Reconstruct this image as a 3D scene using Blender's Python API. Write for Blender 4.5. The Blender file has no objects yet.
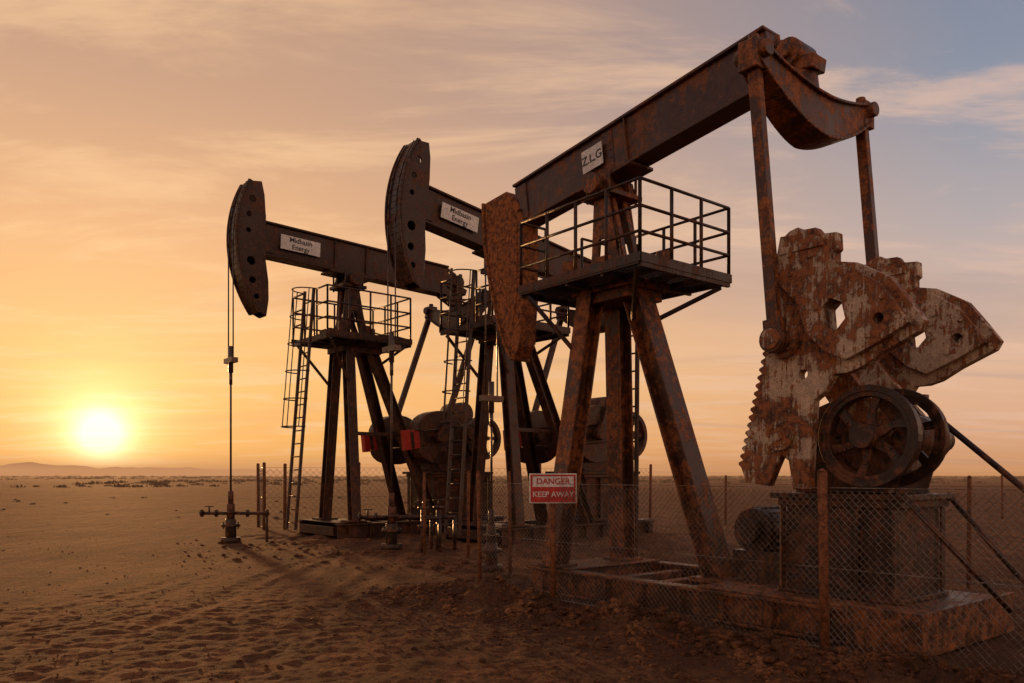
import bpy, bmesh, math, random
from mathutils import Vector, Matrix, noise
from mathutils.geometry import tessellate_polygon
random.seed(7)
S = bpy.context.scene
S.view_settings.view_transform = 'Standard'
S.view_settings.look = 'None'
S.view_settings.exposure = 0

SUN_AZ, SUN_EL = math.radians(-27.2), math.radians(2.6)
SD = Vector((math.sin(SUN_AZ)*math.cos(SUN_EL), math.cos(SUN_AZ)*math.cos(SUN_EL), math.sin(SUN_EL)))

# ------------------------------------------------------------------ node helpers
class NT:
    def __init__(s, tree):
        s.t = tree; s.n = tree.nodes; s.l = tree.links; s.n.clear()
    def node(s, typ, **kw):
        n = s.n.new(typ)
        for k, v in kw.items(): setattr(n, k, v)
        return n
    def put(s, sock, v):
        if isinstance(v, bpy.types.NodeSocket): s.l.new(v, sock)
        else: sock.default_value = v
    def math(s, op, a, b=0.0, c=0.0, clamp=False):
        n = s.node('ShaderNodeMath', operation=op, use_clamp=clamp)
        s.put(n.inputs[0], a); s.put(n.inputs[1], b); s.put(n.inputs[2], c)
        return n.outputs[0]
    def mix(s, f, a, b, mode='MIX'):
        n = s.node('ShaderNodeMix', data_type='RGBA', blend_type=mode)
        s.put(n.inputs[0], f); s.put(n.inputs[6], a); s.put(n.inputs[7], b)
        return n.outputs[2]
    def ramp(s, f, stops, interp='LINEAR'):
        n = s.node('ShaderNodeValToRGB'); cr = n.color_ramp; cr.interpolation = interp
        while len(cr.elements) < len(stops): cr.elements.new(0.5)
        for e, (p, c) in zip(cr.elements, stops):
            e.position = p; e.color = c if len(c) == 4 else (*c, 1)
        s.put(n.inputs[0], f); return n.outputs[0]
    def noise(s, vec, scale, detail=6, rough=0.6, dist=0.0):
        n = s.node('ShaderNodeTexNoise')
        s.put(n.inputs['Vector'], vec); n.inputs['Scale'].default_value = scale
        n.inputs['Detail'].default_value = detail; n.inputs['Roughness'].default_value = rough
        n.inputs['Distortion'].default_value = dist
        return n.outputs[0]
    def mapping(s, vec, scale=(1,1,1), rot=(0,0,0), loc=(0,0,0)):
        n = s.node('ShaderNodeMapping'); s.put(n.inputs[0], vec)
        n.inputs['Scale'].default_value = scale; n.inputs['Rotation'].default_value = rot; n.inputs['Location'].default_value = loc
        return n.outputs[0]
def g(v): return (v, v, v, 1)

def rust_mat(name, paint, rust, amount=0.5, rough=0.65, metal=0.0, seed=0.0, scale=1.0, bump=0.5, rust2=None, dark=.45, edge=.03):
    m = bpy.data.materials.new(name); m.use_nodes = True
    N = NT(m.node_tree)
    co = N.mapping(N.node('ShaderNodeTexCoord').outputs['Object'], loc=(seed, seed*1.7, seed*.3))
    big = N.noise(co, 1.6*scale, 4, 0.65)
    med = N.noise(co, 9*scale, 4, 0.72)
    fine = N.noise(co, 60*scale, 1, 0.6)
    streak = N.noise(N.mapping(co, scale=(9, 9, .8)), 2.2*scale, 2, 0.6)
    v = N.math('ADD', N.math('MULTIPLY', big, .5), N.math('ADD', N.math('MULTIPLY', med, .3), N.math('MULTIPLY', streak, .2)))
    t = 0.62 - 0.25*amount
    f = N.ramp(v, [(max(0, t-edge), g(0)), (t+edge, g(1))])
    pc = N.mix(N.ramp(med, [(.3, g(0)), (.7, g(1))]), (*[c*.6 for c in paint], 1), (*[min(1, c*1.25) for c in paint], 1))
    r2 = rust2 or [c*.35 for c in rust]
    rc = N.mix(N.ramp(med, [(.38, g(0)), (.6, g(1))]), (*r2, 1), (*rust, 1))
    col = N.mix(f, pc, rc)
    col = N.mix(N.ramp(fine, [(.42, g(dark)), (.6, g(0))]), col, (0.03, 0.014, 0.007, 1))
    b = N.node('ShaderNodeBsdfPrincipled')
    N.l.new(col, b.inputs['Base Color'])
    N.put(b.inputs['Roughness'], N.ramp(f, [(0, g(rough-.12)), (1, g(min(1, rough+.2)))]))
    b.inputs['Metallic'].default_value = metal
    b.inputs['Specular IOR Level'].default_value = .28
    bp = N.node('ShaderNodeBump'); bp.inputs['Strength'].default_value = bump; bp.inputs['Distance'].default_value = .012
    N.l.new(N.math('ADD', N.math('MULTIPLY', f, .6), N.math('ADD', N.math('MULTIPLY', med, .8), N.math('MULTIPLY', fine, .35))), bp.inputs['Height'])
    N.l.new(bp.outputs[0], b.inputs['Normal'])
    o = N.node('ShaderNodeOutputMaterial'); N.l.new(b.outputs[0], o.inputs[0])
    return m

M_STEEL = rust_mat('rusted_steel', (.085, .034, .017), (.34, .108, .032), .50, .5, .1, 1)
M_BEAM = rust_mat('beam_steel', (.085, .036, .02), (.21, .072, .026), .40, .42, .1, 5, .8, .25)
M_DARK = rust_mat('dark_painted_steel', (.036, .020, .014), (.16, .055, .022), .45, .45, .1, 3)
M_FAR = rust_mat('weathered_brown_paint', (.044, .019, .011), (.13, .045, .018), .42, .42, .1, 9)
M_RUSTY = rust_mat('heavy_rust_plate', (.20, .072, .03), (.42, .14, .042), .75, .8, 0, 12, 1.6, 1, (.09, .032, .014))
M_CW = rust_mat('counterweight_iron', (.54, .38, .25), (.32, .105, .034), .53, .55, .05, 21, 1.5, 1.0, (.055, .022, .012), .35, .02)
M_RAIL = rust_mat('railing_paint', (.04, .022, .016), (.12, .045, .02), .4, .45, .1, 31)
M_POST = rust_mat('fence_post_rust', (.12, .05, .025), (.26, .09, .035), .8, .8, 0, 41, 2)
M_WIRE = rust_mat('fence_wire_galvanised', (.22, .17, .13), (.14, .08, .04), .4, .5, .3, 51)
M_RED = rust_mat('red_paint', (.55, .03, .022), (.20, .06, .03), .15, .5, 0, 61, 2, .2)
M_WHITE = rust_mat('white_sign_paint', (.80, .75, .68), (.30, .15, .08), .1, .5, 0, 71, 2.5, .2)
M_TEXTD = rust_mat('sign_lettering', (.03, .03, .035), (.05, .03, .02), .1, .6, 0, 81)
M_ROD = rust_mat('polished_rod', (.12, .08, .06), (.1, .05, .03), .3, .35, .5, 91)

# ------------------------------------------------------------------ mesh builder
class MB:
    def __init__(s): s.v = []; s.f = []; s.sm = []
    def add(s, vs, fs, smooth=False):
        o = len(s.v); s.v += [tuple(v) for v in vs]
        for i, f in enumerate(fs):
            s.f.append(tuple(o+k for k in f)); s.sm.append(smooth if isinstance(smooth, bool) else smooth[i])
    def box(s, a, b):
        (x0, y0, z0), (x1, y1, z1) = a, b
        s.add([(x0,y0,z0),(x1,y0,z0),(x1,y1,z0),(x0,y1,z0),(x0,y0,z1),(x1,y0,z1),(x1,y1,z1),(x0,y1,z1)],
              [(0,3,2,1),(4,5,6,7),(0,1,5,4),(1,2,6,5),(2,3,7,6),(3,0,4,7)])
    def frame(s, p1, p2, side):
        p1, p2 = Vector(p1), Vector(p2); d = (p2-p1).normalized(); w = Vector(side)
        w = (w-d*w.dot(d)).normalized(); return p1, p2, d, w, d.cross(w)
    def bar(s, p1, p2, w, h, side=(0,1,0), ow=0, oh=0, w2=None, h2=None):
        p1, p2, d, a, b = s.frame(p1, p2, side); w2 = w2 or w; h2 = h2 or h
        vs = []
        for p, ww, hh in ((p1, w, h), (p2, w2, h2)):
            c = p+a*ow+b*oh
            vs += [c-a*ww/2-b*hh/2, c+a*ww/2-b*hh/2, c+a*ww/2+b*hh/2, c-a*ww/2+b*hh/2]
        s.add(vs, [(0,3,2,1),(4,5,6,7),(0,1,5,4),(1,2,6,5),(2,3,7,6),(3,0,4,7)])
    def ibeam(s, p1, p2, w, h, side=(0,1,0), tf=.025, tw=.018, stiff=0):
        s.bar(p1, p2, w, tf, side, 0, (h-tf)/2); s.bar(p1, p2, w, tf, side, 0, -(h-tf)/2)
        P1, P2, d, a, b = s.frame(p1, p2, side)
        s.bar(P1+d*.004, P2-d*.004, tw, h-2*tf+.004, side)
        L = (P2-P1).length
        for i in range(stiff):
            c = P1+d*L*(i+.5)/stiff
            s.bar(c-d*.008, c+d*.008, w-.02, h-2*tf+.003, side)
    def cyl(s, p1, p2, r, n=16, r2=None, caps=True):
        p1, p2 = Vector(p1), Vector(p2); d = (p2-p1).normalized()
        a = d.orthogonal().normalized(); b = d.cross(a); r2 = r if r2 is None else r2
        vs = []
        for p, rr in ((p1, r), (p2, r2)):
            for i in range(n):
                t = 2*math.pi*i/n; vs.append(p+a*math.cos(t)*rr+b*math.sin(t)*rr)
        fs = [(i, (i+1) % n, n+(i+1) % n, n+i) for i in range(n)]; sm = [n > 5]*n
        if caps: fs += [tuple(range(n))[::-1], tuple(range(n, 2*n))]; sm += [False]*2
        s.add(vs, fs, sm)
    def wire(s, p1, p2, r, seg):
        p1, p2 = Vector(p1), Vector(p2); n = max(1, int((p2-p1).length/seg+.5))
        for i in range(n): s.cyl(p1.lerp(p2, i/n), p1.lerp(p2, (i+1)/n), r, 3, caps=False)
    def path(s, pts, r, n=8):
        for a, b in zip(pts, pts[1:]): s.cyl(a, b, r, n)
    def prism(s, poly, y0, y1, holes=()):
        loops = [[Vector((x, 0, z)) for x, z in poly]]+[[Vector((x, 0, z)) for x, z in h] for h in holes]
        tris = tessellate_polygon([[Vector((v.x, v.z, 0)) for v in L] for L in loops])
        flat = [v for L in loops for v in L]; n = len(flat)
        vs = [(v.x, y0, v.z) for v in flat]+[(v.x, y1, v.z) for v in flat]
        fs = [tuple(t) for t in tris]+[tuple(n+k for k in t)[::-1] for t in tris]
        o = 0
        for L in loops:
            m = len(L)
            for i in range(m):
                j = (i+1) % m; fs.append((o+i, o+j, n+o+j, n+o+i))
            o += m
        s.add(vs, fs)
    def done(s, name, parent, mat, bevel=0.0):
        me = bpy.data.meshes.new(name); me.from_pydata(s.v, [], s.f)
        for p, q in zip(me.polygons, s.sm): p.use_smooth = q
        bm = bmesh.new(); bm.from_mesh(me); bmesh.ops.recalc_face_normals(bm, faces=bm.faces); bm.to_mesh(me); bm.free()
        ob = bpy.data.objects.new(name, me); S.collection.objects.link(ob)
        me.materials.append(mat)
        if parent: ob.parent = parent
        if bevel:
            md = ob.modifiers.new('bev', 'BEVEL'); md.width = bevel; md.segments = 1; md.limit_method = 'ANGLE'; md.angle_limit = math.radians(50)
        return ob

def circ(cx, cz, r, n=20): return [(cx+r*math.cos(2*math.pi*i/n), cz+r*math.sin(2*math.pi*i/n)) for i in range(n)]
def empty(name, loc, rz=0, sc=1):
    e = bpy.data.objects.new(name, None); e.location = loc; e.rotation_euler = (0, 0, rz); e.scale = (sc,)*3
    e.empty_display_size = .3; S.collection.objects.link(e); return e
def text(body, size, mat, parent, M, name='lettering', ext=.002):
    c = bpy.data.curves.new(name, 'FONT'); c.body = body; c.size = size; c.align_x = 'CENTER'; c.align_y = 'CENTER'; c.extrude = ext
    c.offset = size*.012
    o = bpy.data.objects.new(name+'_tmp', c); S.collection.objects.link(o)
    bpy.context.view_layer.update()
    me = bpy.data.meshes.new_from_object(o.evaluated_get(bpy.context.evaluated_depsgraph_get()))
    bpy.data.objects.remove(o)
    ob = bpy.data.objects.new(name, me); me.materials.clear(); me.materials.append(mat); S.collection.objects.link(ob)
    ob.parent = parent; ob.matrix_local = M; return ob

# ------------------------------------------------------------------ pump jack
def pump_jack(loc, phi, sc, tilt, near):
    E = empty('pump_jack', loc, phi, sc)
    zp = 6.45 if near else 6.38; ct, st = math.cos(tilt), math.sin(tilt)
    def R(x, z=0.0): return (x*ct-z*st, zp+x*st+z*ct)
    def P(x, y, z=0.0): a, b = R(x, z); return (a, y, b)
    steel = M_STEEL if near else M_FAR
    x_end = 4.9 if near else 3.9
    # skid
    m = MB()
    for y in (-.9, .95):
        m.ibeam((-.75, y, .18), (x_end, y, .18), .22, .36, (0,1,0), .035, .02, stiff=9)
    for x in (-.7, -.15, .6, 1.3, 1.9, 2.6, 3.3, x_end-.14):
        m.bar((x, -.79, .19), (x, .84, .19), .18, .2, (1,0,0))
    if near:
        m.box((4.25, -1.12, .0), (4.98, -1.02, .42)); m.box((x_end+.01, -1.015, .0), (x_end+.06, 1.15, .42))
        m.box((4.3, -.78, .3), (4.88, .8, .377))
        for x in (4.4, 4.6, 4.8): m.cyl((x, -1.15, .3), (x, -1.0, .3), .025, 8)
    m.box((-.75, -.95, .364), (.1, .98, .385)); m.box((2.3, -.95, .364), (x_end-.02, 1.0, .387))
    m.done('skid_base', E, steel, .006)
    # samson post
    m = MB()
    lw = .29 if near else .22
    m.ibeam((-.3, -.86, .38), (-.15, -.28, 4.36), lw, lw, (1,0,0), .03)
    m.ibeam((-.3, .55, .38), (-.15, .28, 4.36), lw, lw, (1,0,0), .03)
    if near:
        m.ibeam((1.85, .12, .30), (.48, .0, 4.36), .34, .3, (0,1,0), .03)
        m.bar((-.28, -.78, .9), (-.28, .48, .9), .06, .09)
        m.box((1.55, -.15, .30), (2.2, .4, .36))
        for k in range(4):
            m.cyl((-.44, -.95+.08*k, .42), (-.44, -.95+.08*k, .47), .02, 6)
    else:
        m.ibeam((1.9, -.75, .30), (.45, -.22, 4.36), lw, lw, (0,1,0), .03)
        m.ibeam((1.9, .75, .30), (.45, .22, 4.36), lw, lw, (0,1,0), .03)
        m.bar((1.2, -.5, 2.3), (1.2, .5, 2.3), .1, .1); m.bar((-.22, -.55, 2.3), (-.22, .4, 2.3), .1, .1)
        m.bar((-.22, -.55, 2.35), (1.15, -.5, 2.35), .08, .08, (0,0,1))
    m.box((-.52, -1.02, .386), (-.08, -.62, .425)); m.box((-.52, .32, .386), (-.08, .78, .425))
    m.box((-.42, -.44, 4.34), (.74, .44, 4.47))
    m.box((-.34, -.36, 4.20), (.66, .36, 4.343))
    m.done('samson_post', E, steel, .006)
    # saddle and bearing
    m = MB()
    zb_ = zp-.70
    for y in (-.24, .20):
        m.prism([(-.26, 4.5), (.5, 4.5), (.3, 4.95), (.16, zb_), (-.14, zb_), (-.18, 4.95)], y, y+.04, [[(-.08, 4.6), (.26, 4.6), (.1, 5.15), (-.04, 5.15)]])
    for y in (-.12, .12):
        m.bar((-.22, y, 4.48), (-.1, y, zb_), .08, .05); m.bar((.46, y, 4.48), (.14, y, zb_), .08, .05)
    for z in (4.8, 5.2, 5.55): m.bar((-.17, -.22, z), (-.17, .22, z), .05, .06)
    m.box((-.30, -.34, zb_), (.30, .34, zb_+.07))
    m.box((-.36, -.30, 4.47), (.6, .30, 4.53))
    for y in (-.28, .16):
        m.prism([(-.22, zb_+.07), (.22, zb_+.07), (.17, zb_+.28), (.08, zb_+.34), (-.08, zb_+.34), (-.17, zb_+.28)], y, y+.12)
    m.cyl((0, -.42, zp-.52), (0, .42, zp-.52), .11, 16); m.cyl((0, -.46, zp-.52), (0, -.30, zp-.52), .15, 18)
    m.box((-.62, -.28, 4.47), (-.45, .2, 4.70)); m.box((.1, -.46, 4.5), (.34, -.33, 4.82))
    m.cyl((-.4, -.5, 4.5), (-.4, -.5, 4.85), .1, 14); m.cyl((.75, .3, 4.5), (.75, .3, 4.9), .12, 14)
    for x in (-.22, .22):
        for y in (-.28, .28): m.cyl((x, y, zb_-.04), (x, y, zp-.34), .022, 8)
    m.path([(.3, -.44, 4.7), (.5, -.6, 4.62), (.9, -.7, 4.6), (1.2, -.75, 4.55)], .02, 6)
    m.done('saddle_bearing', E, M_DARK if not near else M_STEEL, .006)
    # platform
    m = MB(); x0, x1, y0, y1, zf = -1.0, 1.38, -.92, .95, 4.5
    if not near: x0, x1, y0, y1 = -.95, 1.15, -.85, .85
    zf = 4.48
    for i in range(int((x1-x0)/.06)):
        x = x0+.04+i*.06
        m.box((x, y0+.03, zf-.01), (x+.010, y1-.03, zf+.03))
    for y in (y0, y0+.45, (y0+y1)/2+.02, y1-.45, y1): m.bar((x0, y, zf-.04), (x1, y, zf-.04), .05, .07)
    for x in (x0, 0.0, .7, x1): m.bar((x, y0, zf-.06), (x, y1, zf-.06), .05, .10, (1,0,0))
    m.box((x0-.03, y0-.035, zf-.05), (x1+.03, y0-.028, zf+.07)); m.box((x1+.028, y0-.01, zf-.05), (x1+.036, y1+.01, zf+.07))
    m.box((x0-.03, y1+.028, zf-.05), (x1+.03, y1+.035, zf+.07))
    m.bar((x0+.1, y0+.05, zf-.1), (-.25, -.5, 3.5), .05, .05); m.bar((x1-.1, y0+.05, zf-.1), (.6, -.2, 3.9), .05, .05)
    m.bar((x0+.1, y1-.05, zf-.1), (-.25, .45, 3.5), .05, .05); m.bar((x1-.1, y1-.05, zf-.1), (.6, .2, 3.9), .05, .05)
    m.done('service_platform', E, M_RAIL, 0)
    m = MB(); r = .022 if near else .02; H = 1.02
    def rail(a, b, n):
        a, b = Vector(a), Vector(b)
        for hh in (H, H*.66, H*.34): m.cyl(a+Vector((0,0,hh)), b+Vector((0,0,hh)), r, 8)
        for i in range(n+1):
            p = a.lerp(b, i/n); m.cyl(p-Vector((0,0,.05)), p+Vector((0,0,H)), r*1.15, 8)
    rail((x0, y0, zf), (x1, y0, zf), 4); rail((x1, y0, zf), (x1, y1, zf), 3); rail((x0, y1, zf), (x1, y1, zf), 4)
    rail((x0, y0, zf), (x0, y0+.5, zf), 1); rail((x0, y1, zf), (x0, y1-.6, zf), 1)
    m.done('guard_rail', E, M_RAIL)
    # ladder
    m = MB()
    lb, lt = Vector((-1.55, -.05 if near else -.35, .25)), Vector((-1.03, .05 if near else -.15, 5.5))
    hw = Vector((0, .22, 0))
    if near: lb, lt = Vector((-.95, 1.35, .1)), Vector((-.6, 1.02, 5.4)); hw = Vector((.2, 0, 0))
    for sgn in (-1, 1): m.bar(lb+hw*sgn, lt+hw*sgn, .045, .06)
    for i in range(18):
        p = lb.lerp(lt, (i+.5)/18.5); m.cyl(p-hw, p+hw, .015, 6)
    if not near:
        cages = []
        for i in range(6):
            p = lb.lerp(lt, .42+.115*i)
            pts = [p+Vector((-.38*math.sin(a), 0, 0))+Vector((0, -.32*math.cos(a), 0)) for a in [math.pi*k/8 for k in range(9)]]
            cages.append(pts); m.path(pts, .014, 5)
        for k in (1, 4, 7): m.path([c[k] for c in cages], .012, 5)
    m.done('ladder', E, M_RAIL)
    # walking beam
    m = MB(); xa, xb, bh, bw = -2.15 if not near else -2.1, 2.75 if near else 2.72, .74, .36
    m.ibeam(P(xa, 0), P(xb, 0), bw, bh, (0,1,0), .045, .24)
    for x in ((.42,) if near else (-.4, .4)):
        for sgn in (-1, 1):
            m.bar(P(x-.012, sgn*.145, 0), P(x+.012, sgn*.145, 0), .05, bh-.088, (0,1,0))
    if near:
        m.bar(P(-.05, 0), P(.15, 0), .27, .60)
        for k in range(5):
            for x in (-.01, .11): m.cyl(P(x, -.15, -.24+.12*k), P(x, .15, -.24+.12*k), .016, 6)
    for x in (-.4, -.13, .13, .4):
        for y in (-.13, .13): m.cyl(P(x, y, -bh/2-.06), P(x, y, -bh/2+.06), .025, 8)
    m.bar(P(-.55, 0, -bh/2-.03), P(.55, 0, -bh/2-.03), .5, .05)
    m.bar(P(xa+.02, 0), P(xa+.3, 0), .30, .6)
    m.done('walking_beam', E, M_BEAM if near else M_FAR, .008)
    # tail bearing
    m = MB(); q0 = -.16 if near else 0
    m.bar(P(2.60, 0, .12+q0), P(3.05, 0, -.08+q0), .22, .34, h2=.34)
    m.bar(P(2.70, 0, .33+q0), P(3.0, 0, .20+q0), .2, .06)
    m.cyl(P(3.02, -.2, .02+q0), P(3.02, .2, .02+q0), .17, 20); m.cyl(P(3.02, -.26, .02+q0), P(3.02, .26, .02+q0), .08, 14)
    m.cyl(P(2.86, -.08, .2+q0), P(2.86, -.08, .36+q0), .035, 8)
    m.bar(P(2.95, -.0, -.1+q0), P(3.3, 0, -.2+q0), .3, .16)
    m.cyl(P(3.1, 0, -.1+q0), P(3.1, 0, -.85), .15, 16)
    m.bar(P(2.6, 0, -.27), P(3.1, 0, -.5), .2, .3)
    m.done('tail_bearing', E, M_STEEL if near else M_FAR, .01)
    # equalizer
    ex, ez = R(3.12, -1.0 if near else -.93); m = MB(); n = 24; vs = []; fs = []
    for i in range(n+1):
        y = -1.2+2.4*i/n; q = abs(y)/1.2
        zb = ez-.22+.52*q**1.7; zt = ez+.25+.26*q**1.5; hx = .17-.07*q
        vs += [(ex-hx, y, zb), (ex+hx, y, zb), (ex+hx, y, zt), (ex-hx, y, zt)]
        if i < n:
            o = 4*i; fs += [(o+a, o+(a+1) % 4, o+4+(a+1) % 4, o+4+a) for a in range(4)]
    fs += [(3,2,1,0), (4*n, 4*n+1, 4*n+2, 4*n+3)]
    m.add(vs, fs)
    for i in range(n):
        ya, yb_ = -1.2+2.4*i/n, -1.2+2.4*(i+1)/n
        for zf_ in (lambda q: ez-.22+.52*q**1.7, lambda q: ez+.25+.26*q**1.5):
            qa, qb = abs(ya)/1.2, abs(yb_)/1.2
            m.bar((ex, ya, zf_(qa)), (ex, yb_, zf_(qb)), .44-.16*qa, .035, (1,0,0), w2=.44-.16*qb)
    pe = ez+.42
    for sg in (-1, 1):
        m.box((ex-.12, sg*1.15-.12, pe-.2), (ex+.12, sg*1.15+.12, pe+.12)); m.cyl((ex-.2, sg*1.15, pe), (ex+.2, sg*1.15, pe), .09, 14)
        m.cyl((ex, sg*1.15, pe+.1), (ex, sg*1.15, pe+.2), .06, 10)
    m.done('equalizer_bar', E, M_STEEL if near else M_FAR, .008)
    # horsehead
    if near:
        poly = [(-2.90,6.45),(-2.3,6.50),(-2.02,6.3),(-1.86,5.9),(-1.86,4.6),(-1.95,3.85),(-2.12,3.66),(-2.32,3.95),(-2.5,4.4),(-2.72,5.1),(-2.86,5.75)]
        m = MB(); m.prism(poly, -.17, .17)
        m.prism([(-2.62,6.2),(-2.2,6.25),(-2.0,5.9),(-2.0,4.7),(-2.12,4.2),(-2.5,5.1)], -.19, .19)
        arc = [(-2.93,6.46),(-2.89,5.75),(-2.75,5.1),(-2.53,4.4),(-2.34,3.92),(-2.12,3.63)]
        for a, b in zip(arc, arc[1:]): m.bar((a[0], 0, a[1]), (b[0], 0, b[1]), .42, .05)
        for z in (4.6, 5.0, 5.4, 5.8, 6.1): m.cyl((-1.95, -.205, z), (-1.95, -.16, z), .025, 8)
        m.done('horsehead', E, M_RUSTY, .008)
    else:
        Rr = 2.66; arc = []
        for i in range(25):
            a = math.radians(25-62*i/24); arc.append((-Rr*math.cos(a), Rr*math.sin(a)))
        back = [(-1.98,-1.66),(-1.94,-1.3),(-1.96,-.9),(-2.03,-.5),(-2.06,.5),(-2.1,.9),(-2.17,1.17)]
        poly = [R(*p) for p in arc+back]
        holes = [[R(*q) for q in circ(*c)] for c in ((-2.36,.75,.075,14),(-2.42,.42,.06,14),(-2.42,.08,.05,14),(-2.34,-.55,.09,14),(-2.30,-.95,.07,14),(-2.2,-1.28,.055,14))]
        m = MB()
        for y in (-.19, .15): m.prism(poly, y, y+.04, holes)
        for a, b in zip(arc, arc[1:]):
            A, B = R(*a), R(*b); m.bar((A[0], 0, A[1]), (B[0], 0, B[1]), .5, .06)
            for yy in (-.23, .23): m.bar((A[0]-.03, yy, A[1]), (B[0]-.03, yy, B[1]), .04, .07)
        for a, b in zip(back[:5], back[1:5]):
            A, B = R(*a), R(*b); m.bar((A[0], 0, A[1]), (B[0], 0, B[1]), .34, .03)
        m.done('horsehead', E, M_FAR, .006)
    # bridle + rod + wellhead
    m = MB(); zc = 3.1 if near else 3.85
    if near:
        wp = [(-2.93, 5.75), (-2.93, zc)]
        hx = -2.93
    else:
        wp = [(-(Rr+.05)*math.cos(a)*ct-(Rr+.05)*math.sin(a)*st, zp-(Rr+.05)*math.cos(a)*st+(Rr+.05)*math.sin(a)*ct) for a in [math.radians(24-6*k) for k in range(6)]]
        hx = -(Rr+.06)
        wp = [w for w in wp if w[1] > zp-.1]+[(hx, zp-.2), (hx, zc)]
    for y in (-.13, .13): m.path([(x, y, z) for x, z in wp], .014, 6)
    m.box((hx-.07, -.22, zc-.1), (hx+.07, .22, zc)); m.cyl((hx, 0, zc-.3), (hx, 0, zc+.25), .05, 10)
    m.cyl((hx, 0, 1.0), (hx, 0, zc), .022, 8); m.cyl((hx, 0, zc-.55), (hx, 0, zc-.3), .035, 8)
    m.done('bridle_and_rod', E, M_ROD)
    m = MB()
    m.cyl((hx, 0, 0), (hx, 0, .12), .2, 18); m.cyl((hx, 0, .1), (hx, 0, .5), .11, 16); m.cyl((hx, 0, .34), (hx, 0, .40), .19, 18)
    m.cyl((hx, 0, .5), (hx, 0, .82), .08, 14); m.cyl((hx, 0, .62), (hx, 0, .66), .14, 16); m.cyl((hx, 0, .82), (hx, 0, 1.08), .055, 12)
    dv = Vector((math.cos(-phi), math.sin(-phi), 0))
    if not near:
        c = Vector((hx, 0, .62)); m.cyl(c-dv*.65, c+dv*.8, .035, 10)
        for t in (-.6, -.3, .35, .75): m.cyl(c+dv*(t-.02), c+dv*(t+.02), .08, 12)
        m.cyl(c-dv*.45, c-dv*.45+Vector((0,0,.14)), .018, 8); m.cyl(c+dv*.75, c+dv*.75-Vector((0,0,.6)), .03, 10)
        m.cyl(c-dv*.45-dv*.09+Vector((0,0,.14)), c-dv*.45+dv*.09+Vector((0,0,.14)), .012, 6)
        for a in range(8):
            q = a*math.pi/4; m.cyl((hx+.155*math.cos(q), .155*math.sin(q), .3), (hx+.155*math.cos(q), .155*math.sin(q), .44), .015, 6)
    m.done('wellhead', E, M_DARK, .004)
    # gearbox & cranks
    sx, sz = (4.28, 2.09) if near else (2.75, 2.4)
    m = MB()
    gx0, gx1 = (3.15, 4.50) if near else (1.95, 3.75)
    m.box((gx0+.06, -.5, .37), (gx1-.06, .5, 1.44)); m.box((gx0-.1, -.6, 1.44), (gx1+.06, .62, 1.50)); m.box((gx0-.02, -.56, .39), (gx1+.02, .56, .44))
    m.box((gx0-.02, -.56, 1.36), (gx1+.02, .56, 1.442))
    for x in (gx0+.04, gx0+.5, gx0+.92, gx1-.04):
        for sg in (-1, 1): m.box((x-.012, sg*.54-.05, .44), (x+.012, sg*.54+.05, 1.36))
    m.done('gearbox_pedestal', E, M_DARK, .006)
    m = MB(); a = gx0; dz = 0 if near else .1; k_ = .74 if near else 1.0
    gp = [(a+.12,1.5),(a+1.6*k_,1.5),(a+1.7*k_,1.75),(a+1.68*k_,2.1+dz),(a+1.42*k_,2.45+dz),(a+.9*k_,2.58+dz),(a+.4*k_,2.45+dz),(a+.12,2.1+dz)]
    m.prism(gp, -.30, .46)
    m.box((a+.04, -.36, 2.02+dz), (a+1.76*k_, .52, 2.09+dz))
    m.prism([(a+.12,1.505),(a+1.6*k_,1.505),(a+1.6*k_,1.56),(a+.12,1.56)], -.42, .54)
    for i in range(7):
        m.cyl((a+.14+i*.26*k_, -.33, 1.98+dz), (a+.14+i*.26*k_, -.33, 2.13+dz), .02, 8)
    m.cyl((sx, -.9 if near else -1.12, sz), (sx, 1.0, sz), .13, 20); m.cyl((sx, -.2, sz), (sx, .6, sz), .26, 24)
    m.cyl((a+.75*k_, .05, 2.5+dz), (a+.75*k_, .05, 2.75+dz), .08, 12)
    m.done('gearbox', E, M_DARK, .01)
    if near:
        pinx, pinz = 3.50, 3.12
        poly = [(3.56,4.28),(3.66,4.30),(3.70,4.26),(3.86,4.25),(3.92,4.17),(4.09,4.15),(4.10,3.98),(4.06,3.95),(4.06,3.86),(4.3,3.80),(4.62,3.60),(4.78,3.38),(4.95,3.13),
                (4.90,3.04),(4.55,2.88),(4.34,2.76),(4.2,2.72),(4.06,2.72),(3.95,2.55),(3.84,2.47),(3.80,1.9),(3.78,1.55),(3.60,1.55),(3.55,1.85),(3.46,1.92),(3.40,1.8),(3.30,1.58),(3.02,1.62)]
        teeth = []; A, B = Vector((2.96, 1.78)), Vector((3.29, 3.06)); nn = 15
        d = (B-A)/nn; pr = Vector((-d.y, d.x)).normalized()*.05
        for i in range(nn): teeth += [tuple(A+d*i), tuple(A+d*(i+.35)+pr), tuple(A+d*(i+.6)+pr*.9)]
        poly = poly+teeth+[(3.29,3.06),(3.27,3.3),(3.36,3.5),(3.38,3.75),(3.46,4.0),(3.5,4.24)]
        hole = [(3.99,3.2),(4.12,3.14),(4.22,3.25),(4.18,3.42),(4.06,3.48),(3.97,3.4)]
        hole2 = circ(4.55, 3.2, .055, 12)
        hole3 = circ(3.72, 2.75, .05, 12)
        cwp = [(3.44,3.95),(3.5,4.22),(3.68,4.2),(3.86,4.16),(4.03,4.08),(4.03,3.8),(4.3,3.73),(4.57,3.53),(4.73,3.3),(4.84,3.12),(4.5,2.95),(4.22,2.84),(4.0,2.95),(3.8,3.15),(3.68,3.5),(3.5,3.7)]
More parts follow.
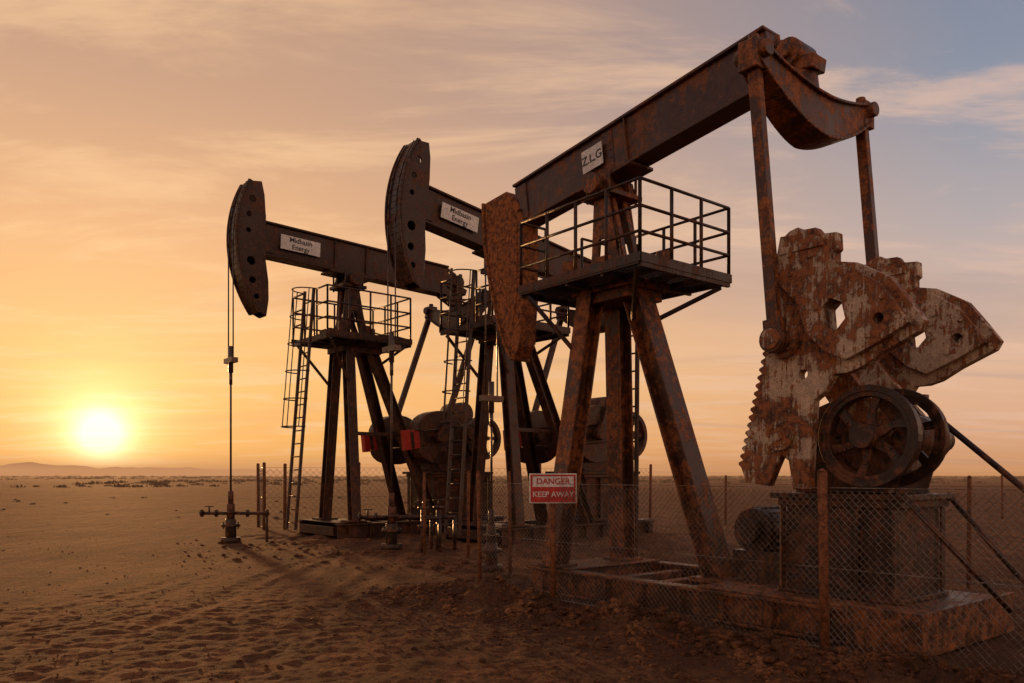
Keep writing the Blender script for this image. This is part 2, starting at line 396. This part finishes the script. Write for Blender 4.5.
        for nm, yc in (('crank_counterweight', -.95), ('crank_counterweight_far', .82)):
            sg = -1 if yc < 0 else 1
            m = MB()
            m.prism(poly, yc-.06, yc+.06, [hole, hole2, hole3])
            m.prism(cwp, yc-.14, yc+.14, [[(x, z) for x, z in hole], hole2])
            ya = yc-sg*.43
            m.bar((pinx-.12, ya, pinz+.16), (sx+.05, ya, sz-.06), .10, .32, w2=.10, h2=.4)
            m.cyl((pinx, yc-sg*.48, pinz), (pinx, yc+sg*.34, pinz), .11, 20)
            m.cyl((pinx, yc-.16, pinz), (pinx, yc+.16, pinz), .19, 24)
            m.cyl((3.47, yc-.13, 2.12), (3.47, yc+.13, 2.12), .16, 24)
            for k in range(8):
                q = k*math.pi/4
                m.cyl((3.47+.115*math.cos(q), yc-.15, 2.12+.115*math.sin(q)), (3.47+.115*math.cos(q), yc+.15, 2.12+.115*math.sin(q)), .018, 6)
                m.cyl((pinx+.15*math.cos(q), yc-.18, pinz+.15*math.sin(q)), (pinx+.15*math.cos(q), yc+.18, pinz+.15*math.sin(q)), .02, 6)
            for bx, bz in ((3.62,4.0),(3.85,3.95),(3.75,3.6),(4.3,3.5),(4.45,3.05),(3.9,3.4),(4.6,3.4),(3.62,3.8)):
                m.cyl((bx, yc-.165, bz), (bx, yc+.165, bz), .03, 8)
            m.cyl((3.47, yc-.15, 2.12), (3.47, yc+.15, 2.12), .06, 12)
            m.box((3.5, yc-.16, 4.02), (4.0, yc+.16, 4.09))
            m.done(nm, E, M_CW, .01)
        m = MB()
        for y in (-.82, -.22):
            m.prism(circ(sx+.02, sz, .49, 48), y, y+.14, [circ(sx+.02, sz, .40, 40)])
            m.prism(circ(sx+.02, sz, .515, 48), y-.015, y+.02, [circ(sx+.02, sz, .45, 40)])
            m.cyl((sx+.02, y-.03, sz), (sx+.02, y+.16, sz), .11, 20)
            for k in range(6):
                q = k*math.pi/3+.3
                p0 = (sx+.02+.09*math.cos(q), y+.07, sz+.09*math.sin(q)); p1 = (sx+.02+.26*math.cos(q+.12), y+.07, sz+.26*math.sin(q+.12)); p2 = (sx+.02+.42*math.cos(q), y+.07, sz+.42*math.sin(q))
                m.bar(p0, p1, .05, .11, h2=.07); m.bar(p1, p2, .05, .07, h2=.1)
        m.cyl((sx+.02, -.56, sz), (sx+.02, -.46, sz), .41, 32)
        m.done('belt_sheave', E, M_DARK, .006)
        m = MB()
        m.cyl((4.3, .3, 2.5), (6.9, .65, .02), .032, 10); m.cyl((4.55, -.6, 1.5), (5.25, .2, .35), .03, 10)
        m.cyl((4.5, .55, 1.5), (5.6, .9, .0), .03, 10)
        m.bar((4.15, .3, 2.52), (4.4, .3, 2.52), .1, .1)
        m.done('brace_pipes', E, M_DARK)
        m = MB(); m.cyl((2.35, .1, 1.0), (2.35, .85, 1.0), .28, 20)
        for k in range(14):
            q = k*2*math.pi/14; m.bar((2.35+.28*math.cos(q), .2, 1.0+.28*math.sin(q)), (2.35+.28*math.cos(q), .75, 1.0+.28*math.sin(q)), .02, .05, (math.sin(q), 0, -math.cos(q)))
        m.box((2.05, .1, .38), (2.65, .8, .74)); m.cyl((2.35, -.05, 1.0), (2.35, .1, 1.0), .16, 16)
        m.done('electric_motor', E, M_DARK, .006)
    else:
        q = math.radians(186); pinx, pinz = sx+.95*math.cos(q), sz+.95*math.sin(q)
        e = Vector((math.cos(q), 0, math.sin(q)))
        for nm, yc in (('crank', -.92), ('crank_far', .92)):
            m = MB()
            m.bar(Vector((sx, yc, sz))-e*.3, Vector((sx, yc, sz))+e*1.75, .16, .42, h2=.36)
            m.cyl((sx, yc-.14, sz), (sx, yc+.14, sz), .26, 24)
            m.cyl((pinx, yc-.2, pinz), (pinx, yc+.2, pinz), .1, 16)
            m.done(nm, E, M_FAR, .008)
            m = MB()
            for sg in (-1, 1):
                c = Vector((sx, yc, sz))+e*.95; pr = Vector((-e.z, 0, e.x))
                pts = []
                for k in range(13):
                    t = math.pi*k/12; w = c+e*(.62*math.cos(t))+pr*sg*(.2+.42*math.sin(t)); pts.append((w.x, w.z))
                m.prism(pts, yc-.2, yc+.2)
            m.done('counterweight', E, M_FAR, .01)
            m = MB(); m.bar(Vector((sx, yc, sz))+e*1.70, Vector((sx, yc, sz))+e*1.85, .175, .46)
            m.bar(Vector((sx, yc, sz))+e*1.45, Vector((sx, yc, sz))+e*1.6, .175, .44); m.done('red_crank_end', E, M_RED, .006)
        m = MB()
        m.prism(circ(3.5, 2.35, .55, 36), -.62, -.44, [circ(3.5, 2.35, .44, 30)]); m.cyl((3.5, -.66, 2.35), (3.5, 0, 2.35), .1, 14)
        for k in range(5):
            t = k*2*math.pi/5; m.bar((3.5, -.53, 2.35), (3.5+.46*math.cos(t), -.53, 2.35+.46*math.sin(t)), .06, .09)
        m.box((3.2, .1, 2.4), (3.7, .7, 2.9)); m.cyl((3.4, .1, 3.0), (3.4, .8, 3.0), .3, 20)
        m.done('belt_sheave', E, M_DARK, .006)
    # pitman arms
    m = MB()
    for sg in (-1, 1):
        yb = sg*1.17
        if near: yb = -1.17 if sg < 0 else 1.1
        a = Vector((ex, sg*1.15, pe)); b = Vector((pinx, yb, pinz))
        m.bar(a, b, .10, .13); m.bar(a, a.lerp(b, .06), .15, .2); m.bar(a.lerp(b, .93), b, .14, .2)
        m.cyl((pinx, yb-.1, pinz), (pinx, yb+.1, pinz), .14, 18)
    m.done('pitman_arms', E, steel, .006)
    # name plate on beam
    m = MB(); yb = -.19
    xs, w2, h2 = (-.22, .21, .17) if near else (-1.25, .46, .155)
    m.bar(P(xs-w2, yb), P(xs+w2, yb), .012, h2*2); m.done('name_plate', E, M_WHITE)
    Mx = Matrix.Translation(P(xs, yb-.008)) @ Matrix.Rotation(-tilt, 4, 'Y') @ Matrix.Rotation(math.pi/2, 4, 'X')
    if near: text('Z.L.G', .18, M_TEXTD, E, Mx, 'plate_lettering')
    else: text('Midbasin\nEnergy', .15, M_TEXTD, E, Mx, 'plate_lettering')
    return E

A1 = math.radians(-51)
J1 = pump_jack((1.48, 11.87, .0), A1, 1.0, math.radians(6.9), True)
J2 = pump_jack((-.27, 20.3, 0), math.radians(41), 1.2, math.radians(-8), False)
J3 = pump_jack((-4.53, 22.1, 0), math.radians(40), 1.2, math.radians(-2), False)

u1 = Vector((math.cos(A1), math.sin(A1), 0)); w1 = Vector((-math.sin(A1), math.cos(A1), 0)); O1 = Vector((1.48, 11.87, 0))
def L1(x, y, z=0): return O1+u1*x+w1*y+Vector((0, 0, z))

# ------------------------------------------------------------------ ground
def berm(lx, ly):
    return math.exp(-((ly+2.0)/.6)**2)*max(0, min(1, (lx+1.9)/1.2))*max(0, min(1, (7.5-lx)/1))
def ruts(x, y):
    # faint pairs of wheel ruts wandering across the yard
    z = 0
    for (x0, k, c, a) in ((-3.1, -.10, .012, .5), (-1.2, -.22, .006, .35), (-5.2, .12, -.006, .35)):
        xc = x0+k*(y-6)+c*(y-6)**2+.15*math.sin(y*.5+x0)
        for s in (-.85, .85):
            dd = abs(x-xc-s)
            if dd < .4:
                z -= a*.022*math.exp(-(dd/.13)**2); z += a*.012*math.exp(-((dd-.24)/.07)**2)
    return z
def gh(x, y):
    d = math.hypot(x, y)
    z = .03*noise.noise(Vector((x*.35, y*.35, 0)))
    r = Vector((x, y, 0))-O1; lx, ly = r.dot(u1), r.dot(w1)
    rt = max(0, min(1, (lx-ly*.2+3.8)/3))
    if d < 40:
        z += (.003+.012*rt)*noise.fractal(Vector((x*5, y*5, 7)), .6, 2.0, 5)
        z += .005*max(0, noise.noise(Vector((x*9, y*9, 2))))+ruts(x, y)*(1+.6*noise.noise(Vector((x*3, y*3, 3))))
    e = berm(lx, ly)
    if e > .01:
        q = noise.fractal(Vector((x*1.9, y*1.9, 5)), .7, 2.0, 6)
        z += e*max(0, .08+.22*q)
    if -1.5 < lx < 6 and -1.12 < ly < 1.3: z = min(z, 0.0)-.02
    for (c, a) in (((-.27, 20.3), 41), ((-4.53, 22.1), 40)):
        rx, ry = x-c[0], y-c[1]; a = math.radians(a)
        lx2, ly2 = rx*math.cos(a)+ry*math.sin(a), -rx*math.sin(a)+ry*math.cos(a)
        q = max(0, 1-max(abs(lx2-1.8)/4.5, abs(ly2)/2.4))
        if q > 0: z += min(1, q*3)*.05*(1+noise.fractal(Vector((x*1.5, y*1.5, 1)), 1, 2, 4)*1.8)
    if d > 60: z += min(1, (d-60)/300)*.7*noise.noise(Vector((x*.012, y*.02, 2)))
    return z
def axis(lo_f, hi_f, step, lo, hi, gr):
    a = [lo_f+i*step for i in range(int((hi_f-lo_f)/step)+1)]
    s = step; x = a[-1]
    while x < hi: s *= gr; x += s; a.append(x)
    s = step; x = a[0]; b = []
    while x > lo: s *= gr; x -= s; b.append(x)
    return b[::-1]+a
xs = axis(-6, 7, .05, -4000, 4000, 1.05); ys = axis(5.6, 14, .045, -500, 6000, 1.03)
V = [(x, y, gh(x, y)) for y in ys for x in xs]; nx = len(xs)
F = [(j*nx+i, j*nx+i+1, (j+1)*nx+i+1, (j+1)*nx+i) for j in range(len(ys)-1) for i in range(nx-1)]
me = bpy.data.meshes.new('ground'); me.from_pydata(V, [], F); me.polygons.foreach_set('use_smooth', [True]*len(F))
at = me.attributes.new('churned', 'FLOAT', 'POINT')
vals = []
for (x, y, z) in V:
    r = Vector((x, y, 0))-O1; lx, ly = r.dot(u1), r.dot(w1)
    k = math.exp(-(max(0, abs(ly+1.0)-1.6)/1.4)**2)*max(0, min(1, (lx+2.6)/1.6))*max(0, min(1, (9-lx)/2))
    vals.append(k)
at.data.foreach_set('value', vals)
gr = bpy.data.objects.new('ground', me); S.collection.objects.link(gr)
mt = bpy.data.materials.new('desert_dirt'); mt.use_nodes = True; N = NT(mt.node_tree)
co = N.node('ShaderNodeTexCoord').outputs['Object']
big = N.noise(co, .25, 3, .6); med = N.noise(co, 1.7, 5, .7); fine = N.noise(co, 16, 4, .8); grit = N.noise(co, 90, 2, .7)
trk = N.noise(N.mapping(co, scale=(1.1, .12, 1), rot=(0, 0, math.radians(28))), 2.2, 4, .65)
c = N.mix(N.ramp(big, [(.38, g(0)), (.62, g(1))]), (.145, .053, .021, 1), (.24, .092, .036, 1))
c = N.mix(N.ramp(med, [(.42, g(0)), (.58, g(.9))]), c, (.075, .030, .014, 1))
c = N.mix(N.ramp(trk, [(.5, g(0)), (.60, g(.6))]), c, (.30, .125, .05, 1))
c = N.mix(N.ramp(fine, [(.42, g(.85)), (.55, g(0))]), c, (.045, .02, .011, 1))
c = N.mix(N.ramp(grit, [(.55, g(0)), (.68, g(.5))]), c, (.34, .17, .085, 1))
ch = N.node('ShaderNodeAttribute', attribute_name='churned').outputs['Fac']
c = N.mix(N.math('MULTIPLY', ch, N.ramp(med, [(.3, g(.85)), (.7, g(.35))])), c, (.07, .033, .019, 1))
vor = N.node('ShaderNodeTexVoronoi'); N.l.new(co, vor.inputs['Vector']); vor.inputs['Scale'].default_value = 17
peb = N.ramp(vor.outputs['Distance'], [(.0, g(1)), (.35, g(0))])
b = N.node('ShaderNodeBsdfPrincipled'); N.l.new(c, b.inputs['Base Color']); b.inputs['Roughness'].default_value = .95
b.inputs['Specular IOR Level'].default_value = .1
bp = N.node('ShaderNodeBump'); bp.inputs['Strength'].default_value = 1.0; bp.inputs['Distance'].default_value = .035
h = N.math('ADD', N.math('MULTIPLY', med, .35), N.math('ADD', N.math('MULTIPLY', fine, 1.3), N.math('MULTIPLY', grit, .45)))
h = N.math('ADD', h, N.math('MULTIPLY', peb, N.math('MULTIPLY', N.ramp(med, [(.46, g(0)), (.6, g(1))]), .4)))
h = N.math('ADD', h, N.math('MULTIPLY', trk, .5))
N.l.new(h, bp.inputs['Height']); N.l.new(bp.outputs[0], b.inputs['Normal'])
o = N.node('ShaderNodeOutputMaterial'); N.l.new(b.outputs[0], o.inputs[0]); me.materials.append(mt)

# clods and stones
m = MB()
base = [Vector(v) for v in [(0,0,1),(.89,0,.45),(.28,.85,.45),(-.72,.53,.45),(-.72,-.53,.45),(.28,-.85,.45),(.72,.53,-.45),(-.28,.85,-.45),(-.89,0,-.45),(-.28,-.85,-.45),(.72,-.53,-.45),(0,0,-1)]]
ico = [(0,1,2),(0,2,3),(0,3,4),(0,4,5),(0,5,1),(1,6,2),(2,6,7),(2,7,3),(3,7,8),(3,8,4),(4,8,9),(4,9,5),(5,9,10),(5,10,1),(1,10,6),(11,7,6),(11,8,7),(11,9,8),(11,10,9),(11,6,10)]
def rock(x, y, s):
    r = random.uniform(0, 6.28); cr, sr = math.cos(r), math.sin(r); sx, sy, sz = s*random.uniform(.7, 1.4), s*random.uniform(.6, 1.1), s*random.uniform(.4, .8)
    z = gh(x, y)+sz*.2; vs = []
    for b in base:
        k = random.uniform(.7, 1.15); a, c_ = b.x*sx*k, b.y*sy*k; vs.append((x+a*cr-c_*sr, y+a*sr+c_*cr, z+b.z*sz*k))
    m.add(vs, ico)
for i in range(9000):
    lx = random.uniform(-2.2, 6.5); ly = random.gauss(-1.95, .5); p = L1(lx, ly)
    if ly > -1.15 and lx > -1: continue
    if noise.noise(Vector((p.x*1.1, p.y*1.1, 4))) < -.15: continue
    rock(p.x, p.y, .007+.07*random.random()**4)
for i in range(4500):
    lx = random.uniform(-1.5, 6.5); ly = random.gauss(-2.7, .9); p = L1(lx, ly); rock(p.x, p.y, .005+.035*random.random()**4)
for i in range(8000):
    y = 5.8+random.random()**1.6*22; x = random.uniform(-.72, .72)*y
    if noise.noise(Vector((x*.5, y*.5, 9))) < -.1: continue
    rock(x, y, .003+.022*random.random()**4)
for i in range(600):
    y = random.uniform(14.5, 21); x = random.uniform(-.42, .2)*y
    rock(x, y, .012+.07*random.random()**5)
for i in range(240):
    q = random.choice(((-.9, 14.6), (-1.6, 15.2), (-.2, 13.2), (-5.2, 19.6), (-3.2, 17.4), (-.1, 11.2))); rock(random.gauss(q[0], .45), random.gauss(q[1], .25), .02+.09*random.random()**3)
m.done('dirt_clods', None, mt)

# ------------------------------------------------------------------ fences
def fence(pts, H, name='chain_link_fence', mesh=True, pr=.03, gap=.07, wr=.003, extra=.15, seg=.22):
    E = empty(name, (0, 0, 0)); mp = MB(); mw = MB()
    for i, p in enumerate(pts):
        x, y = p[:2]; hh = H+extra+random.uniform(-.03, .05); lean = random.uniform(-.03, .03)
        k = p[2] if len(p) > 2 else 1
        if k == 0: continue
        mp.cyl((x, y, -.1), (x+lean, y, hh), pr*k, 12)
        mp.cyl((x+lean, y, hh), (x+lean, y, hh+.03), pr*k*1.1, 12, r2=pr*.4)
    for a, b in zip(pts, pts[1:]):
        A = Vector((a[0], a[1], .05)); B = Vector((b[0], b[1], .05)); L = (B-A).length; d = (B-A)/L; Z = Vector((0, 0, 1))
        if not mesh: continue
        for zz in (.02, H/2, H-.02): mw.wire(A+Z*zz, B+Z*zz, wr*1.3, seg)
        hh = H-.05; s = -hh
        while s < L:
            t0, t1 = max(0, -s), min(hh, L-s)
            if t1-t0 > .02:
                mw.wire(A+d*(s+t0)+Z*t0, A+d*(s+t1)+Z*t1, wr, seg)
                mw.wire(A+d*(s+t0)+Z*(hh-t0), A+d*(s+t1)+Z*(hh-t1), wr, seg)
            s += gap
    mp.done('posts', E, M_POST)
    if mw.v: mw.done('wire_mesh', E, M_WIRE)
f = lambda x, y: tuple(L1(x, y))[:2]
fence([f(-1.17, -1.56), (*f(.5, -1.56), 0), (*f(4.28, -1.56), 1.5), f(6.3, -1.56)], 1.55)
fence([f(6.3, -1.50), f(6.3, 1.2), f(6.3, 4.2), f(3.3, 4.2), f(.6, 4.2), f(-1.6, 4.2)], 1.5, gap=.1, seg=.4)
fence([(-8.3, 26.2), (-7.65, 24.7), (-7.07, 24.9), (-4.95, 25.8), (-2.7, 26.8), (1, 28), (5, 29)], 1.9, pr=.05, wr=.004, gap=.2, seg=.5)
fence([(-.03, 13.6), (-.9, 16.4), (-1.85, 16.9)], 1.6, mesh=False)
fence([(7.2, 27), (10.5, 28), (14, 29.5), (19, 31)], 1.5, pr=.04, wr=.003, gap=.25, seg=.5)

# warning sign on post
E = empty('warning_sign', (*f(.5, -1.62), 0), 0)
m = MB(); m.cyl((0, .03, -.1), (0, .03, 1.35), .04, 12); m.done('sign_post', E, M_POST)
m = MB(); m.box((-.31, -.02, 1.33), (.31, -.005, 1.72)); m.done('sign_board', E, M_WHITE, .003)
m = MB(); m.box((-.295, -.026, 1.345), (.295, -.021, 1.545)); m.box((-.295, -.026, 1.685), (.295, -.021, 1.706)); m.box((-.295, -.026, 1.546), (-.270, -.021, 1.684)); m.box((.270, -.026, 1.546), (.295, -.021, 1.684)); m.done('sign_red_band', E, M_RED)
RX = Matrix.Rotation(math.pi/2, 4, 'X')
text('DANGER', .11, M_RED, E, Matrix.Translation((0, -.024, 1.615)) @ RX, 'lettering_top')
text('KEEP AWAY', .10, M_WHITE, E, Matrix.Translation((0, -.029, 1.445)) @ RX, 'lettering_bottom')
E.rotation_euler = (0, 0, math.radians(4))

for (x, y) in ((-1.95, 17.6), (-1.65, 18.0)):
    m = MB(); m.cyl((x, y, 0), (x, y, .95), .06, 12); m.cyl((x, y, .55), (x, y, .6), .12, 14); m.cyl((x, y, .95), (x, y, 1.0), .13, 14)
    m.cyl((x-.02, y, .75), (x+.4, y, .75), .04, 10); m.cyl((x+.36, y, .0), (x+.36, y, .77), .04, 10)
    m.cyl((x, y, 1.0), (x, y, 1.15), .02, 8)
    pts = [(x+.13*math.cos(k*math.pi/6), y+.13*math.sin(k*math.pi/6), 1.14) for k in range(13)]; m.path(pts, .014, 6)
    m.done('pipe_valve', None, M_DARK)

# ------------------------------------------------------------------ shrubs & hills
m = MB()
def tuft(x, y, s):
    z = gh(x, y)
    for k in range(18):
        a = random.uniform(0, 6.28); r = s*random.uniform(.1, 1); h = s*random.uniform(.2, .5)*(1.1-.6*r/s)
        cx, cy = x+math.cos(a)*r, y+math.sin(a)*r; w = s*random.uniform(.06, .18); b = random.uniform(0, 3.14)
        dx, dy = math.cos(b)*w, math.sin(b)*w
        m.add([(cx-dx, cy-dy, z+h*.3), (cx+dx, cy+dy, z-.02), (cx+dx*.5, cy+dy*.3, z+h), (cx-dx*.6, cy, z+h*.9)], [(0, 1, 2, 3)])
for i in range(3600):
    y = 110+random.random()**1.1*700; x = random.uniform(-.75, .75)*y
    if noise.noise(Vector((x*.012, y*.006, 6))) < -.05: continue
    tuft(x, y, random.uniform(.3, .9)*(1+y/260))
for i in range(50):
    y = random.uniform(30, 60); x = random.uniform(-.75, .75)*y; tuft(x, y, random.uniform(.1, .28))
mg = rust_mat('dry_scrub', (.12, .07, .035), (.17, .09, .045), .4, .9, 0, 3, 1, .1)
m.done('desert_shrubs', None, mg)
m = MB()
def hills(y, x0, x1, h, seed, n=160):
    vs = []
    for i in range(n+1):
        x = x0+(x1-x0)*i/n; e = math.sin(math.pi*i/n)**.5
        z = e*h*(.45+.55*abs(noise.fractal(Vector((x*.0011+seed, seed, 0)), 1, 2, 6))*1.6)
        vs += [(x, y-120, -6), (x, y, z), (x, y+200, -6)]
    fs = []
    for i in range(n): o = i*3; fs += [(o, o+3, o+4, o+1), (o+1, o+4, o+5, o+2)]
    m.add(vs, fs, True)
hills(3600, -3300, -800, 70, 2.3); hills(3900, -600, 3300, 34, 7.7)
mh = bpy.data.materials.new('hazy_hills'); mh.use_nodes = True
mh.node_tree.nodes['Principled BSDF'].inputs['Base Color'].default_value = (.34, .19, .11, 1); mh.node_tree.nodes['Principled BSDF'].inputs['Roughness'].default_value = 1
m.done('hills', None, mh)

# low dust haze lying over the plain (volume; its sunlit look is emission, not scattered light)
m = MB(); m.box((-3900, 60, -12), (3900, 3400, 26))
hz = bpy.data.materials.new('emissive_dust_haze'); hz.use_nodes = True; N = NT(hz.node_tree)
den = .00065
ab = N.node('ShaderNodeVolumeAbsorption'); ab.inputs['Color'].default_value = (0, 0, 0, 1); ab.inputs['Density'].default_value = den
em = N.node('ShaderNodeEmission'); em.inputs['Color'].default_value = (.62, .29, .125, 1); em.inputs['Strength'].default_value = den
ad = N.node('ShaderNodeAddShader'); N.l.new(ab.outputs[0], ad.inputs[0]); N.l.new(em.outputs[0], ad.inputs[1])
o = N.node('ShaderNodeOutputMaterial'); N.l.new(ad.outputs[0], o.inputs['Volume'])
m.done('haze', None, hz)

# ------------------------------------------------------------------ world
W = bpy.data.worlds.new('World'); S.world = W; W.use_nodes = True; N = NT(W.node_tree)
d = N.node('ShaderNodeTexCoord').outputs['Generated']
sep = N.node('ShaderNodeSeparateXYZ'); N.l.new(d, sep.inputs[0]); X, Y, Z = sep.outputs
sky = N.node('ShaderNodeTexSky'); sky.sky_type = 'NISHITA'; sky.sun_disc = False; sky.sun_elevation = SUN_EL; sky.sun_rotation = SUN_AZ
sky.dust_density = 2; sky.air_density = 1.0
dt = N.node('ShaderNodeVectorMath', operation='DOT_PRODUCT'); N.l.new(d, dt.inputs[0]); dt.inputs[1].default_value = SD; dot = dt.outputs['Value']
dz = N.node('ShaderNodeVectorMath', operation='DOT_PRODUCT'); N.l.new(d, dz.inputs[0]); dz.inputs[1].default_value = (math.sin(SUN_AZ), math.cos(SUN_AZ), 0)
hl = N.math('SQRT', N.math('ADD', N.math('MULTIPLY', X, X), N.math('MULTIPLY', Y, Y)))
az = N.math('DIVIDE', dz.outputs['Value'], N.math('MAXIMUM', hl, .01))
fa = N.math('DIVIDE', N.math('SUBTRACT', az, .54), .44, clamp=True)
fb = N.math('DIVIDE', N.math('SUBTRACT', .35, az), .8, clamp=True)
el = N.math('MULTIPLY', Z, 1.8, clamp=True)
warm = N.ramp(el, [(0, (.76, .31, .085)), (.05, (1.0, .47, .13)), (.2, (1.0, .53, .19)), (.45, (.86, .47, .24)), (.75, (.62, .37, .245)), (1, (.50, .32, .235))])
cool = N.ramp(el, [(0, (.62, .32, .18)), (.08, (.80, .45, .27)), (.25, (.82, .53, .37)), (.48, (.50, .43, .43)), (.75, (.26, .30, .39)), (1, (.17, .22, .33))])
anti_fill = N.ramp(el, [(0, (.95, .48, .24)), (.15, (1.6, .88, .50)), (.4, (1.35, .82, .56)), (1, (.40, .35, .40))])  # sky behind the camera, brightened as added fill for the near faces
base = N.mix(fa, cool, warm)
base = N.mix(fb, base, anti_fill)
inv = N.math('DIVIDE', 1.0, N.math('ADD', N.math('MAXIMUM', Z, 0), .09))
cv = N.node('ShaderNodeCombineXYZ'); N.l.new(N.math('MULTIPLY', X, inv), cv.inputs[0]); N.l.new(N.math('MULTIPLY', Y, inv), cv.inputs[1])
c1 = N.noise(N.mapping(cv.outputs[0], scale=(.6, 1.5, 1), rot=(0, 0, math.radians(14)), loc=(3.1, 1.2, 0)), 1.5, 6, .64, .5)
c2 = N.noise(N.mapping(cv.outputs[0], scale=(.3, 1.1, 1), rot=(0, 0, math.radians(-10)), loc=(7, 4, 0)), .9, 4, .6, .8)
cm = N.math('MULTIPLY', N.ramp(c1, [(.46, g(0)), (.66, g(1))], 'EASE'), .6)
cloudc = N.mix(fa, (.86, .56, .42, 1), (1.0, .63, .34, 1))
base = N.mix(cm, base, cloudc)
sh = N.math('MULTIPLY', N.ramp(c2, [(.48, g(0)), (.68, g(1))], 'EASE'), .32)
base = N.mix(sh, base, N.mix(fa, (.34, .29, .31, 1), (.64, .34, .20, 1)))
dc = N.math('MAXIMUM', dot, 0)
def glow(base, p, k, col):
    return N.mix(1.0, base, N.mix(N.math('MULTIPLY', N.math('POWER', dc, p), k), (0, 0, 0, 1), (*col, 1)), 'ADD')
base = glow(base, 22, .18, (1, .55, .13)); base = glow(base, 160, .35, (1, .68, .2)); base = glow(base, 800, .7, (1, .88, .42)); base = glow(base, 3500, 1.8, (1, .92, .7))
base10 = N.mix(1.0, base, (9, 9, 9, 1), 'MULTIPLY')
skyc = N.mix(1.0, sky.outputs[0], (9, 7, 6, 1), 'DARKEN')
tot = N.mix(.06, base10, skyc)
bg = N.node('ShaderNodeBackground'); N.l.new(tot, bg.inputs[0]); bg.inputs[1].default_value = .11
o = N.node('ShaderNodeOutputWorld'); N.l.new(bg.outputs[0], o.inputs[0])
W.cycles.sampling_method = 'MANUAL'; W.cycles.sample_map_resolution = 512

sl = bpy.data.lights.new('sun', 'SUN'); sl.energy = 4.0; sl.angle = math.radians(3.5); sl.color = (1, .48, .17)
so = bpy.data.objects.new('sun', sl); S.collection.objects.link(so); so.rotation_euler = Vector((SD.x, SD.y, math.sin(math.radians(4.0)))).to_track_quat('Z', 'Y').to_euler()
so.location = (-20, 40, 10)

cam = bpy.data.cameras.new('camera'); co_ = bpy.data.objects.new('camera', cam); S.collection.objects.link(co_)
co_.location = (0, 0, 1.7); co_.rotation_euler = (math.pi/2, 0, 0); cam.lens = 28.125; cam.sensor_width = 36; cam.shift_y = (475-341.5)/1024
cam.clip_end = 20000; S.camera = co_
